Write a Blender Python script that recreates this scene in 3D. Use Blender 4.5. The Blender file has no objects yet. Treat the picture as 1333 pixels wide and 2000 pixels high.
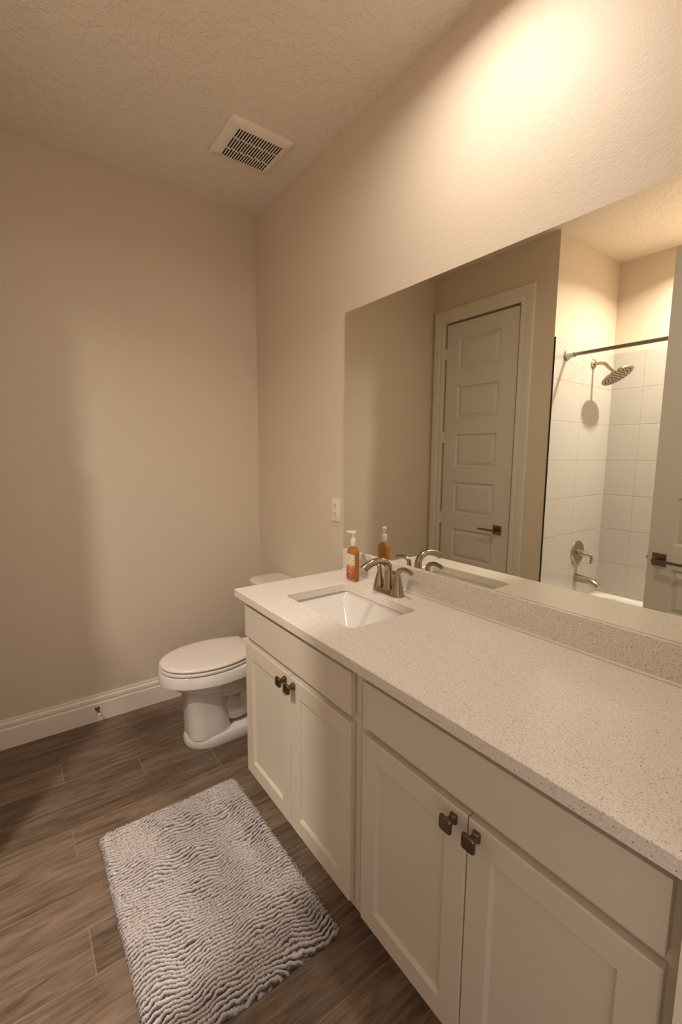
import bpy, bmesh, math, random
from mathutils import Vector, Matrix, noise as mnoise
PI = math.pi
scene = bpy.context.scene
COL = scene.collection

# ------------------------------------------------------------------ camera, world, exposure
LAMP_MAIN = 0.087         # power of the ceiling light over the vanity
BEAM_MAIN, BEAM_TUB = 163.0, 146.0   # beam angles in degrees
LAMP_TUB = 0.385          # power of the ceiling light over the tub
LAMP_TINT = (1.0, 0.915, 0.83)
EXPOSURE = 6.52
HALL = 0.0085             # dim warm world fill, added; it enters by the open doorway

scene.view_settings.view_transform = 'Standard'
scene.view_settings.look = 'None'
scene.view_settings.gamma = 1.0
scene.view_settings.use_curve_mapping = False
scene.view_settings.exposure = EXPOSURE

cam_d = bpy.data.cameras.new('camera')
cam = bpy.data.objects.new('camera', cam_d)
COL.objects.link(cam)
scene.camera = cam
cam_d.sensor_fit = 'VERTICAL'
cam_d.sensor_height = 36.0
cam_d.lens = 877.33 / 2000.0 * 36.0
cam_d.clip_start = 0.01
YAW, PITCH, ROLL = 0.63464, -0.12767, 0.00648
_f = Vector((math.sin(YAW) * math.cos(PITCH), math.cos(YAW) * math.cos(PITCH), math.sin(PITCH)))
_r = Vector((math.cos(YAW), -math.sin(YAW), 0))
_u = _r.cross(_f)
_r2 = _r * math.cos(ROLL) + _u * math.sin(ROLL)
_u2 = _u * math.cos(ROLL) - _r * math.sin(ROLL)
_m = Matrix((( _r2.x, _u2.x, -_f.x, -1.24738), (_r2.y, _u2.y, -_f.y, -2.55883),
             (_r2.z, _u2.z, -_f.z, 1.40951), (0, 0, 0, 1)))
cam.matrix_world = _m

world = bpy.data.worlds.new('world')
scene.world = world
world.use_nodes = True
world.node_tree.nodes['Background'].inputs[0].default_value = (1.0, 0.88, 0.80, 1)
world.node_tree.nodes['Background'].inputs[1].default_value = HALL

# ------------------------------------------------------------------ material helpers
def new_mat(name):
    m = bpy.data.materials.new(name)
    m.use_nodes = True
    nt = m.node_tree
    return m, nt, nt.nodes['Principled BSDF']

def S(b, **kw):
    names = {'rough': 'Roughness', 'metal': 'Metallic', 'spec': 'Specular IOR Level', 'coat': 'Coat Weight',
             'coat_rough': 'Coat Roughness', 'trans': 'Transmission Weight', 'ior': 'IOR', 'sheen': 'Sheen Weight',
             'aniso': 'Anisotropic', 'sss': 'Subsurface Weight'}
    for k, v in kw.items():
        if k == 'col':
            b.inputs['Base Color'].default_value = (*v, 1)
        else:
            b.inputs[names[k]].default_value = v

def simple(name, col, **kw):
    m, nt, b = new_mat(name)
    S(b, col=col, **kw)
    return m

class NT:
    """small helper to wire shader nodes"""
    def __init__(self, nt):
        self.nt = nt
    def n(self, typ, **props):
        nd = self.nt.nodes.new(typ)
        for k, v in props.items():
            setattr(nd, k, v)
        return nd
    def link(self, a, b):
        self.nt.links.new(a, b)
    def math(self, op, a, b=None, c=None, clamp=False):
        nd = self.nt.nodes.new('ShaderNodeMath')
        nd.operation = op
        nd.use_clamp = clamp
        for i, v in enumerate((a, b, c)):
            if v is None:
                continue
            if isinstance(v, (int, float)):
                nd.inputs[i].default_value = v
            else:
                self.link(v, nd.inputs[i])
        return nd.outputs[0]
    def noise(self, vec, scale, detail=4, rough=0.5, dist=0.0):
        nd = self.nt.nodes.new('ShaderNodeTexNoise')
        nd.inputs['Scale'].default_value = scale
        nd.inputs['Detail'].default_value = detail
        nd.inputs['Roughness'].default_value = rough
        nd.inputs['Distortion'].default_value = dist
        if vec is not None:
            self.link(vec, nd.inputs['Vector'])
        return nd.outputs['Fac']
    def pos(self):
        return self.nt.nodes.new('ShaderNodeNewGeometry').outputs['Position']
    def obj(self):
        return self.nt.nodes.new('ShaderNodeTexCoord').outputs['Object']
    def ramp(self, fac, stops, interp='LINEAR'):
        nd = self.nt.nodes.new('ShaderNodeValToRGB')
        nd.color_ramp.interpolation = interp
        el = nd.color_ramp.elements
        while len(el) < len(stops):
            el.new(0.5)
        for e, (p, c) in zip(el, stops):
            e.position = p
            e.color = (*c, 1)
        self.link(fac, nd.inputs[0])
        return nd.outputs[0]
    def mix(self, fac, a, b, mode='MIX'):
        nd = self.nt.nodes.new('ShaderNodeMix')
        nd.data_type = 'RGBA'
        nd.blend_type = mode
        for i, v in ((0, fac), (6, a), (7, b)):
            if isinstance(v, (int, float)):
                nd.inputs[i].default_value = v
            elif isinstance(v, tuple):
                nd.inputs[i].default_value = (*v, 1)
            else:
                self.link(v, nd.inputs[i])
        return nd.outputs[2]
    def bump(self, height, strength, dist, bsdf):
        nd = self.nt.nodes.new('ShaderNodeBump')
        nd.inputs['Strength'].default_value = strength
        nd.inputs['Distance'].default_value = dist
        self.link(height, nd.inputs['Height'])
        self.link(nd.outputs[0], bsdf.inputs['Normal'])

def mat_wall():
    m, nt, b = new_mat('greige_wall_paint')
    w = NT(nt)
    p = w.pos()
    h = w.math('ADD', w.noise(p, 150, 3, 0.5), w.math('MULTIPLY', w.noise(p, 55, 2, 0.5), 0.7))
    S(b, col=(0.69, 0.576, 0.448), rough=0.55, spec=0.3)
    w.bump(h, 0.22, 0.004, b)
    return m

def mat_ceiling():
    m, nt, b = new_mat('knockdown_ceiling_paint')
    w = NT(nt)
    p = w.pos()
    a = w.noise(p, 26, 3, 0.55, 1.2)
    st = w.ramp(a, [(0.50, (0, 0, 0)), (0.60, (1, 1, 1))])
    h = w.math('ADD', w.math('MULTIPLY', st, 0.9), w.math('MULTIPLY', w.noise(p, 90, 3), 0.5))
    S(b, col=(0.86, 0.755, 0.635), rough=0.6, spec=0.25)
    w.bump(h, 0.45, 0.005, b)
    return m

def mat_floor():
    m, nt, b = new_mat('wood_look_plank_tile')
    w = NT(nt)
    p = w.pos()
    sep = w.n('ShaderNodeSeparateXYZ')
    w.link(p, sep.inputs[0])
    X, Y = sep.outputs[0], sep.outputs[1]
    v = w.math('DIVIDE', w.math('ADD', w.math('MULTIPLY', Y, -1.0), 0.0088), 0.1478)
    r = w.math('FLOOR', v)
    fv = w.math('SUBTRACT', v, r)
    u = w.math('DIVIDE', w.math('SUBTRACT', w.math('ADD', X, 0.858), w.math('MULTIPLY', r, 0.295)), 0.885)
    c = w.math('FLOOR', u)
    fu = w.math('SUBTRACT', u, c)
    ev = w.math('MULTIPLY', w.math('MINIMUM', fv, w.math('SUBTRACT', 1.0, fv)), 0.1478)
    eu = w.math('MULTIPLY', w.math('MINIMUM', fu, w.math('SUBTRACT', 1.0, fu)), 0.885)
    edge = w.math('MINIMUM', ev, eu)
    grout = w.math('LESS_THAN', edge, 0.0016)
    cid = w.n('ShaderNodeCombineXYZ')
    w.link(r, cid.inputs[0]); w.link(c, cid.inputs[1])
    wn = w.n('ShaderNodeTexWhiteNoise')
    wn.noise_dimensions = '3D'
    w.link(cid.outputs[0], wn.inputs['Vector'])
    rnd = wn.outputs['Value']
    off = w.math('MULTIPLY', rnd, 37.0)
    gv = w.n('ShaderNodeCombineXYZ')
    w.link(w.math('ADD', X, off), gv.inputs[0]); w.link(Y, gv.inputs[1]); w.link(off, gv.inputs[2])
    mp = w.n('ShaderNodeMapping')
    mp.inputs['Scale'].default_value = (1.6, 15.0, 1.0)
    w.link(gv.outputs[0], mp.inputs[0])
    g1 = w.noise(mp.outputs[0], 2.2, 6, 0.62, 1.4)
    mp2 = w.n('ShaderNodeMapping')
    mp2.inputs['Scale'].default_value = (5.0, 120.0, 1.0)
    w.link(gv.outputs[0], mp2.inputs[0])
    g2 = w.noise(mp2.outputs[0], 2.0, 4, 0.6, 0.3)
    mp3 = w.n('ShaderNodeMapping')
    mp3.inputs['Scale'].default_value = (2.5, 6.0, 1.0)
    w.link(gv.outputs[0], mp3.inputs[0])
    g3 = w.noise(mp3.outputs[0], 1.6, 3, 0.5, 0.6)
    t = w.math('ADD', w.math('ADD', w.math('MULTIPLY', g1, 0.54), w.math('MULTIPLY', g2, 0.38)), w.math('MULTIPLY', g3, 0.26))
    col = w.ramp(t, [(0.42, (0.075, 0.046, 0.030)), (0.54, (0.150, 0.098, 0.064)), (0.64, (0.215, 0.150, 0.103)), (0.78, (0.29, 0.215, 0.155))])
    tone = w.math('ADD', w.math('MULTIPLY', rnd, 0.42), 0.80)
    tc = w.n('ShaderNodeCombineXYZ')
    for i in range(3):
        w.link(tone, tc.inputs[i])
    col = w.mix(1.0, col, tc.outputs[0], 'MULTIPLY')
    col = w.mix(grout, col, (0.26, 0.20, 0.145))
    w.link(col, b.inputs['Base Color'])
    rr = w.math('ADD', w.math('MULTIPLY', g2, 0.2), 0.33)
    w.link(rr, b.inputs['Roughness'])
    S(b, spec=0.4)
    rise = w.math('DIVIDE', w.math('MINIMUM', edge, 0.004), 0.004)
    h = w.math('ADD', w.math('MULTIPLY', rise, 1.0), w.math('MULTIPLY', g2, 0.35))
    w.bump(h, 0.35, 0.0015, b)
    return m

def mat_quartz():
    m, nt, b = new_mat('speckled_quartz')
    w = NT(nt)
    p = w.pos()
    base = w.ramp(w.noise(p, 260, 3, 0.6), [(0.35, (0.71, 0.625, 0.54)), (0.65, (0.86, 0.775, 0.68))])
    vo = w.n('ShaderNodeTexVoronoi')
    vo.inputs['Scale'].default_value = 330
    w.link(p, vo.inputs['Vector'])
    sep = w.n('ShaderNodeSeparateColor')
    w.link(vo.outputs['Color'], sep.inputs[0])
    size = w.math('MULTIPLY', w.math('GREATER_THAN', sep.outputs[0], 0.80), 0.33)
    spot = w.math('LESS_THAN', vo.outputs['Distance'], size)
    dark = w.mix(sep.outputs[1], (0.13, 0.095, 0.065), (0.42, 0.33, 0.25))
    c = w.mix(w.math('MULTIPLY', spot, 0.8), base, dark)
    vo2 = w.n('ShaderNodeTexVoronoi')
    vo2.inputs['Scale'].default_value = 200
    w.link(p, vo2.inputs['Vector'])
    sep2 = w.n('ShaderNodeSeparateColor')
    w.link(vo2.outputs['Color'], sep2.inputs[0])
    spot2 = w.math('LESS_THAN', vo2.outputs['Distance'], w.math('MULTIPLY', w.math('GREATER_THAN', sep2.outputs[0], 0.95), 0.24))
    c = w.mix(w.math('MULTIPLY', spot2, 0.85), c, (0.10, 0.07, 0.05))
    w.link(c, b.inputs['Base Color'])
    S(b, rough=0.22, spec=0.45)
    return m

def mat_tile(x0, y0, z0, wx, hz, axis):
    """glazed white wall tile: grid in (axis, z) with thin joints"""
    m, nt, b = new_mat('glazed_white_tile_' + axis)
    w = NT(nt)
    p = w.pos()
    sep = w.n('ShaderNodeSeparateXYZ')
    w.link(p, sep.inputs[0])
    A = sep.outputs[0] if axis == 'x' else sep.outputs[1]
    a0 = x0 if axis == 'x' else y0
    u = w.math('FRACT', w.math('DIVIDE', w.math('SUBTRACT', A, a0 - 20 * wx), wx))
    v = w.math('FRACT', w.math('DIVIDE', w.math('SUBTRACT', sep.outputs[2], z0 - 20 * hz), hz))
    eu = w.math('MULTIPLY', w.math('MINIMUM', u, w.math('SUBTRACT', 1.0, u)), wx)
    ev = w.math('MULTIPLY', w.math('MINIMUM', v, w.math('SUBTRACT', 1.0, v)), hz)
    e = w.math('MINIMUM', w.math('MULTIPLY', eu, 1.6), ev)
    g = w.math('LESS_THAN', e, 0.0018)
    c = w.mix(g, (0.49, 0.45, 0.40), (0.40, 0.345, 0.28))
    w.link(c, b.inputs['Base Color'])
    S(b, rough=0.12, spec=0.5)
    h = w.math('DIVIDE', w.math('MINIMUM', e, 0.005), 0.005)
    hh = w.math('ADD', h, w.math('MULTIPLY', w.noise(p, 5, 2), 0.5))
    w.bump(hh, 0.4, 0.002, b)
    return m

def mat_brushed(name, col, rough=0.28):
    m, nt, b = new_mat(name)
    w = NT(nt)
    o = w.obj()
    mp = w.n('ShaderNodeMapping')
    mp.inputs['Scale'].default_value = (400, 400, 25)
    w.link(o, mp.inputs[0])
    n = w.noise(mp.outputs[0], 1.0, 3)
    w.link(w.math('ADD', w.math('MULTIPLY', n, 0.14), rough - 0.07), b.inputs['Roughness'])
    S(b, col=col, metal=1.0)
    return m

def emitter(name, col, strength):
    m = bpy.data.materials.new(name)
    m.use_nodes = True
    nt = m.node_tree
    nt.nodes.clear()
    e = nt.nodes.new('ShaderNodeEmission')
    e.inputs[0].default_value = (*col, 1)
    e.inputs[1].default_value = strength
    o = nt.nodes.new('ShaderNodeOutputMaterial')
    nt.links.new(e.outputs[0], o.inputs[0])
    return m

M_WALL = mat_wall()
M_CEIL = mat_ceiling()
M_FLOOR = mat_floor()
M_QUARTZ = mat_quartz()
M_TRIM = simple('white_trim_paint', (0.86, 0.735, 0.635), rough=0.38, spec=0.4)
M_CASING = simple('warm_white_casing_paint', (0.73, 0.66, 0.555), rough=0.4, spec=0.35)
M_DOOR = simple('pale_grey_door_paint', (0.68, 0.62, 0.53), rough=0.42, spec=0.35)
M_CAB = simple('cream_cabinet_paint', (0.69, 0.605, 0.485), rough=0.42, spec=0.35)
M_CABIN = simple('cabinet_shadow_board', (0.30, 0.25, 0.19), rough=0.7)
M_PORC = simple('white_porcelain', (0.73, 0.68, 0.615), rough=0.09, spec=0.5, coat=0.3)
M_SEAT = simple('white_seat_plastic', (0.77, 0.70, 0.625), rough=0.2, spec=0.45)
M_NICKEL = mat_brushed('brushed_nickel', (0.44, 0.36, 0.265), 0.22)
M_BRONZE = mat_brushed('dark_pewter', (0.20, 0.16, 0.115), 0.34)
M_STEEL = simple('brushed_steel_rod', (0.36, 0.32, 0.28), metal=1.0, rough=0.3)
M_EDGE = simple('dark_bronze_edge', (0.03, 0.022, 0.016), rough=0.5)
M_WPLAST = simple('white_plastic', (0.78, 0.69, 0.60), rough=0.35)
M_ALMOND = simple('warm_white_fan_plastic', (0.86, 0.78, 0.67), rough=0.4)
M_BLACK = simple('dark_void', (0.012, 0.010, 0.009), rough=0.8)
M_CAULK = simple('white_caulk', (0.70, 0.62, 0.54), rough=0.45)
M_TRIMRING = simple('white_enamel_ring', (0.75, 0.72, 0.68), rough=0.4)
M_LENS = emitter('lit_frosted_lens', LAMP_TINT, 0.25)

def mat_mirror():
    m, nt, b = new_mat('silvered_mirror')
    S(b, col=(0.87, 0.875, 0.79), metal=1.0, rough=0.0)
    return m
M_MIRROR = mat_mirror()
M_GLASSEDGE = simple('green_glass_edge', (0.05, 0.065, 0.045), rough=0.15)

# ------------------------------------------------------------------ mesh helpers
def bm_new():
    return bmesh.new()

def add_box(bm, x0, x1, y0, y1, z0, z1, bev=0.0, seg=2, mi=0):
    x0, x1 = min(x0, x1), max(x0, x1); y0, y1 = min(y0, y1), max(y0, y1); z0, z1 = min(z0, z1), max(z0, z1)
    v = [bm.verts.new((x, y, z)) for x in (x0, x1) for y in (y0, y1) for z in (z0, z1)]
    fs = []
    for q in ((0, 1, 3, 2), (4, 6, 7, 5), (0, 4, 5, 1), (2, 3, 7, 6), (0, 2, 6, 4), (1, 5, 7, 3)):
        f = bm.faces.new([v[i] for i in q]); f.material_index = mi; fs.append(f)
    if bev > 0:
        es = list({e for f in fs for e in f.edges})
        bmesh.ops.bevel(bm, geom=es, offset=bev, segments=seg, profile=0.6, affect='EDGES')
    return v

def ring_faces(bm, a, b, closed=True):
    n = len(a)
    for i in range(n if closed else n - 1):
        j = (i + 1) % n
        bm.faces.new((a[i], a[j], b[j], b[i]))

def loft(bm, rings, cap0=True, cap1=True):
    vs = [[bm.verts.new(p) for p in r] for r in rings]
    for a, b in zip(vs, vs[1:]):
        ring_faces(bm, a, b)
    if cap0:
        bm.faces.new(list(reversed(vs[0])))
    if cap1:
        bm.faces.new(vs[-1])
    return vs

def frame_from(t):
    t = Vector(t).normalized()
    a = Vector((0, 0, 1)) if abs(t.z) < 0.9 else Vector((1, 0, 0))
    n = t.cross(a).normalized()
    return n, t.cross(n).normalized()

def catmull(pts, n=8):
    out = []
    P = [Vector(p) for p in pts]
    for i in range(len(P) - 1):
        p0 = P[max(i - 1, 0)]; p1 = P[i]; p2 = P[i + 1]; p3 = P[min(i + 2, len(P) - 1)]
        for k in range(n):
            t = k / n
            out.append(0.5 * ((2 * p1) + (p2 - p0) * t + (2 * p0 - 5 * p1 + 4 * p2 - p3) * t * t + (3 * p1 - p0 - 3 * p2 + p3) * t ** 3))
    out.append(P[-1])
    return out

def add_tube(bm, pts, rad, seg=20, flat=1.0, cap=True):
    """sweep a circle (radius list or number) along points with a parallel-transported frame"""
    P = [Vector(p) for p in pts]
    R = rad if isinstance(rad, (list, tuple)) else [rad] * len(P)
    n = None
    rings = []
    for i, p in enumerate(P):
        t = (P[min(i + 1, len(P) - 1)] - P[max(i - 1, 0)]).normalized()
        if n is None:
            n, b = frame_from(t)
        else:
            n = (n - t * n.dot(t)).normalized()
            b = t.cross(n).normalized()
        rings.append([p + (n * math.cos(2 * PI * k / seg) + b * math.sin(2 * PI * k / seg) * flat) * R[i] for k in range(seg)])
    loft(bm, rings, cap, cap)

def interp(vals, n):
    out = []
    for i in range(len(vals) - 1):
        for k in range(n):
            out.append(vals[i] + (vals[i + 1] - vals[i]) * k / n)
    return out + [vals[-1]]

def add_lathe(bm, prof, origin=(0, 0, 0), axis=(0, 0, 1), seg=32, cap0=True, cap1=True):
    """prof: list of (radius, distance along axis)"""
    ax = Vector(axis).normalized()
    n, b = frame_from(ax)
    o = Vector(origin)
    rings = [[o + ax * d + (n * math.cos(2 * PI * k / seg) + b * math.sin(2 * PI * k / seg)) * max(r, 1e-5) for k in range(seg)] for r, d in prof]
    loft(bm, rings, cap0, cap1)

def rrect(cx, cy, hx, hy, r, z, seg=6):
    """rounded rectangle ring in the XY plane"""
    pts = []
    r = min(r, hx - 1e-4, hy - 1e-4)
    for (sx, sy, a0) in ((1, 1, 0), (-1, 1, PI / 2), (-1, -1, PI), (1, -1, 3 * PI / 2)):
        for k in range(seg + 1):
            a = a0 + (PI / 2) * k / seg
            pts.append(Vector((cx + sx * (hx - r) + r * math.cos(a), cy + sy * (hy - r) + r * math.sin(a), z)))
    return pts

def finish(name, bm, mat, parent=None, smooth=None, origin=None):
    """link a bmesh (in world, or in the parent's local space) as one object"""
    bmesh.ops.remove_doubles(bm, verts=bm.verts, dist=1e-6)
    bmesh.ops.recalc_face_normals(bm, faces=bm.faces)
    me = bpy.data.meshes.new(name)
    if origin is not None:
        bmesh.ops.translate(bm, verts=bm.verts, vec=-Vector(origin))
    bm.to_mesh(me)
    bm.free()
    for mm in (mat if isinstance(mat, (list, tuple)) else [mat]):
        me.materials.append(mm)
    if smooth is not None:
        me.polygons.foreach_set('use_smooth', [True] * len(me.polygons))
        try:
            me.set_sharp_from_angle(angle=math.radians(smooth))
        except Exception:
            pass
    o = bpy.data.objects.new(name, me)
    COL.objects.link(o)
    if parent is not None:
        o.parent = parent
    elif origin is not None:
        o.location = origin
    return o

def part(name, bm, mat, root, smooth=None):
    """a part whose bmesh is in world space, under an unrotated root (or a part of one)"""
    off = root.get('_o') or root.parent.get('_o')
    o = finish(name, bm, mat, root, smooth, origin=Vector(off))
    return o

def thing(name, label, cat, loc, group=None, rotz=0.0):
    o = bpy.data.objects.new(name, None)
    COL.objects.link(o)
    o.location = loc
    o.rotation_euler = (0, 0, rotz)
    o.empty_display_size = 0.05
    o['_o'] = list(loc)
    o['label'] = label
    o['category'] = cat
    if group:
        o['group'] = group
    return o

def tag(o, label, cat, group=None):
    o['label'] = label
    o['category'] = cat
    if group:
        o['group'] = group
    return o

def struct(name, bm, mat, parent=None, smooth=None, label=None, cat=None):
    o = finish(name, bm, mat, parent, smooth)
    if parent is None:
        o['kind'] = 'structure'
        o['_o'] = [0, 0, 0]
        if label:
            o['label'] = label
        if cat:
            o['category'] = cat
    return o

# ------------------------------------------------------------------ dimensions (metres)
H = 2.771            # ceiling
WL = -1.567          # left wall face
WA = -2.385          # far wall of the tub alcove
YA = -0.997          # where the left wall ends and the alcove starts
YN = -2.41           # near wall face
CT = 0.876           # worktop height
VX = -0.5397         # face of the vanity doors
VL, VM = -0.948, -1.674

# ------------------------------------------------------------------ room shell
bm = bm_new(); add_box(bm, -2.6, 0.1, -4.2, 0.1, -0.08, 0.0)
struct('floor', bm, M_FLOOR, label='dark brown wood-look plank tile floor', cat='floor')
bm = bm_new(); add_box(bm, -2.5, 0.1, YN - 0.115, 0.1, H, H + 0.1)
struct('ceiling', bm, M_CEIL, label='beige textured ceiling', cat='ceiling')
bm = bm_new(); add_box(bm, WL - 0.1, 0.1, 0.0, 0.1, 0, H)
struct('wall_back', bm, M_WALL, label='beige back wall behind the toilet', cat='wall')
bm = bm_new(); add_box(bm, 0.0, 0.1, YN - 0.115, 0.0, 0, H)
struct('wall_right', bm, M_WALL, label='beige wall carrying the mirror', cat='wall')
bm = bm_new()                                                    # left wall with the closet doorway cut out
add_box(bm, WL - 0.1, WL, -0.118, 0.0, 0, H)
add_box(bm, WL - 0.1, WL, -0.760, -0.118, 2.412, H)
add_box(bm, WL - 0.1, WL, YA, -0.760, 0, H)
struct('wall_left', bm, M_WALL, label='beige wall around the closet door', cat='wall')
bm = bm_new(); add_box(bm, WA - 0.1, WL - 0.1, YA, YA + 0.1, 0, H)
struct('wall_alcove_end', bm, M_WALL, label='end wall of the tub alcove with the shower fittings', cat='wall')
bm = bm_new(); add_box(bm, WA - 0.1, WA, YN - 0.115, YA, 0, H)
struct('wall_alcove_back', bm, M_WALL, label='long wall of the tub alcove', cat='wall')
DX0, DX1, DZ = -1.412, -0.5524, 2.445                             # entry doorway
bm = bm_new()
add_box(bm, WA, DX0, YN - 0.115, YN, 0, H)
add_box(bm, DX0, DX1, YN - 0.115, YN, DZ, H)
add_box(bm, DX1, 0.0, YN - 0.115, YN, 0, H)
struct('wall_front', bm, M_WALL, label='wall with the entry doorway', cat='wall')

# ------------------------------------------------------------------ ceiling lights (the room's own lamps)
def downlight(x, y, power, beam, label, r=0.05):
    t = thing('recessed_light', label, 'ceiling light', (x, y, H), 'recessed ceiling lights')
    b = bm_new()
    add_lathe(b, [(r + 0.022, 0.0), (r + 0.022, -0.005), (r + 0.012, -0.010), (r + 0.001, -0.010), (r + 0.001, 0.0)], (x, y, H), (0, 0, 1), 48, False, False)
    part('trim_ring', b, M_TRIMRING, t, 40)
    b = bm_new()
    add_lathe(b, [(r, -0.004), (r * 0.7, -0.0085), (r * 0.35, -0.0105), (0.0005, -0.011)], (x, y, H), (0, 0, 1), 32, False, True)
    part('lens', b, M_LENS, t, 60)
    ld = bpy.data.lights.new('lamp', 'AREA')
    ld.shape = 'DISK'
    ld.size = 0.09
    ld.spread = math.radians(beam)
    ld.energy = power
    ld.color = LAMP_TINT
    lo = bpy.data.objects.new('lamp', ld)
    COL.objects.link(lo)
    lo.parent = t
    lo.location = (0, 0, -0.0125)
    return t
downlight(-0.39, -1.68, LAMP_MAIN, BEAM_MAIN, 'lit round white ceiling light above the vanity')
downlight(-2.03, -1.745, LAMP_TUB, BEAM_TUB, 'lit round white ceiling light above the bathtub')

# ------------------------------------------------------------------ baseboards
def base_profile(h=0.1448, t=0.014):
    return [(0, 0), (t, 0), (t, h * 0.66), (t * 0.72, h * 0.70), (t * 0.72, h * 0.735), (t * 0.86, h * 0.77), (t * 0.80, h * 0.86), (t * 0.42, h * 0.905),
            (t * 0.36, h * 0.93), (t * 0.50, h * 0.955), (t * 0.36, h * 1.0), (0, h * 1.0)]

def baseboard(name, p0, p1, nrm, label):
    b = bm_new()
    p0, p1, nrm = Vector(p0), Vector(p1), Vector(nrm)
    rings = [[p + nrm * d + Vector((0, 0, z)) for d, z in base_profile()] for p in (p0, p1)]
    loft(b, rings)
    return struct(name, b, M_TRIM, label=label, cat='baseboard')
baseboard('baseboard_back', (WL, -0.0005, 0), (0, -0.0005, 0), (0, -1, 0), 'white stepped baseboard along the back wall')
baseboard('baseboard_right', (-0.0005, -0.014, 0), (-0.0005, VL + 0.002, 0), (-1, 0, 0), 'white baseboard behind the toilet')
baseboard('baseboard_left', (WL + 0.0005, -0.836, 0), (WL + 0.0005, YA, 0), (1, 0, 0), 'white baseboard between closet door and tub')

# ------------------------------------------------------------------ panel fronts (doors of cabinets and rooms)
def panel_slab(bm, to, u0, u1, z0, z1, panels, prof, thick, ch=0.002):
    """slab with moulded panels on its face. to(u, z, d) gives the point d behind the face plane"""
    def V(u, z, d):
        return bm.verts.new(to(u, z, d))
    def rect(r, i, d):
        a, b_, c, e = r
        return [V(a + i, c + i, d), V(b_ - i, c + i, d), V(b_ - i, e - i, d), V(a + i, e - i, d)]
    o = (u0, u1, z0, z1)
    back, side, face = rect(o, 0, thick), rect(o, 0, ch), None
    bm.faces.new(back)
    ring_faces(bm, back, side)
    # the face as a column of panels: stiles left/right, rails between
    uu = (u0 + ch, u1 - ch); zz = (z0 + ch, z1 - ch)
    ps = sorted(panels, key=lambda p: p[2])
    fr = rect(o, ch, 0)
    ring_faces(bm, side, fr)
    if not ps:
        bm.faces.new(fr)
        return
    pr = [rect(p, 0, 0) for p in ps]
    # left and right strips with intermediate verts
    left = [fr[0]]; right = [fr[1]]
    for p, r in zip(ps, pr):
        left += [V(uu[0], p[2], 0), V(uu[0], p[3], 0)]
        right += [V(uu[1], p[2], 0), V(uu[1], p[3], 0)]
    left.append(fr[3]); right.append(fr[2])
    for i, r in enumerate(pr):
        k = 1 + 2 * i
        bm.faces.new((left[k], r[0], r[3], left[k + 1]))
        bm.faces.new((r[1], right[k], right[k + 1], r[2]))
        lo_l, lo_r = left[k - 1], right[k - 1]
        if i == 0:
            bm.faces.new((lo_l, lo_r, right[k], r[1], r[0], left[k]))
        else:
            q = pr[i - 1]
            bm.faces.new((lo_l, q[3], q[2], lo_r, right[k], r[1], r[0], left[k]))
        if i == len(pr) - 1:
            bm.faces.new((left[k + 1], r[3], r[2], right[k + 1], right[k + 2], left[k + 2]))
        prev = r
        for ins, d in prof:
            cur = rect(ps[i], ins, d)
            ring_faces(bm, prev, cur)
            prev = cur
        bm.faces.new(prev)

# ------------------------------------------------------------------ room doors
ROOM_PROF = [(0.003, 0.007), (0.010, 0.0125), (0.013, 0.0125), (0.036, 0.0035), (0.038, 0.0025)]
PANEL_Z = [(0.227, 0.464), (0.590, 0.827), (0.950, 1.192), (1.312, 1.558), (1.678, 1.914), (2.035, 2.272)]

def lever_handle(root, u, z, face, sgn, toward):
    """square rose with a thin flat lever. face: local y of the door face, sgn: outward direction, toward: lever direction in u"""
    b = bm_new()
    add_box(b, u - 0.033, u + 0.033, face, face + sgn * 0.008, z - 0.033, z + 0.033, 0.0015)
    h = finish('door_handle', b, M_BRONZE, root)
    b = bm_new()
    add_lathe(b, [(0.010, 0.006), (0.010, 0.050)], (u, face, z), (0, sgn, 0), 20)
    add_box(b, u - toward * 0.012, u + toward * 0.130, face + sgn * 0.044, face + sgn * 0.060, z - 0.0065, z + 0.0065, 0.003)
    finish('lever', b, M_BRONZE, h, 40)
    return h

# closet door, closed in the left wall; local x runs along -y, local y points into the room
d1 = bpy.data.objects.new('door_1', None)
COL.objects.link(d1)
d1.location = (WL - 0.004, -0.1317, 0.010)
d1.rotation_euler = (0, 0, -PI / 2)
d1['kind'] = 'structure'; d1['label'] = 'closed pale panelled closet door reflected in the mirror'; d1['category'] = 'door'
DW1 = 0.6133
b = bm_new()
panel_slab(b, lambda u, z, d: Vector((u, -d, z)), 0, DW1, 0, 2.385, [(0.116, DW1 - 0.135, a, c) for a, c in PANEL_Z], ROOM_PROF, 0.035)
finish('door_panel', b, M_DOOR, d1)
lever_handle(d1, 0.526, 0.866, 0.0, 1, -1)
for z in (0.20, 0.90, 1.537, 2.172):
    b = bm_new()
    add_lathe(b, [(0.007, -0.045), (0.007, 0.045)], (-0.008, 0.006, z), (0, 0, 1), 16)
    add_box(b, -0.013, 0.012, -0.0015, 0.002, z - 0.044, z + 0.044)
    finish('hinge', b, M_CASING, d1, 40)
# closet casing and jamb
CAS = [(0.0, 0.0), (0.0, 0.010), (0.006, 0.013), (0.030, 0.013), (0.040, 0.011), (0.046, 0.016), (0.060, 0.017), (0.080, 0.019), (0.094, 0.019), (0.098, 0.016), (0.098, 0.0)]

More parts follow.
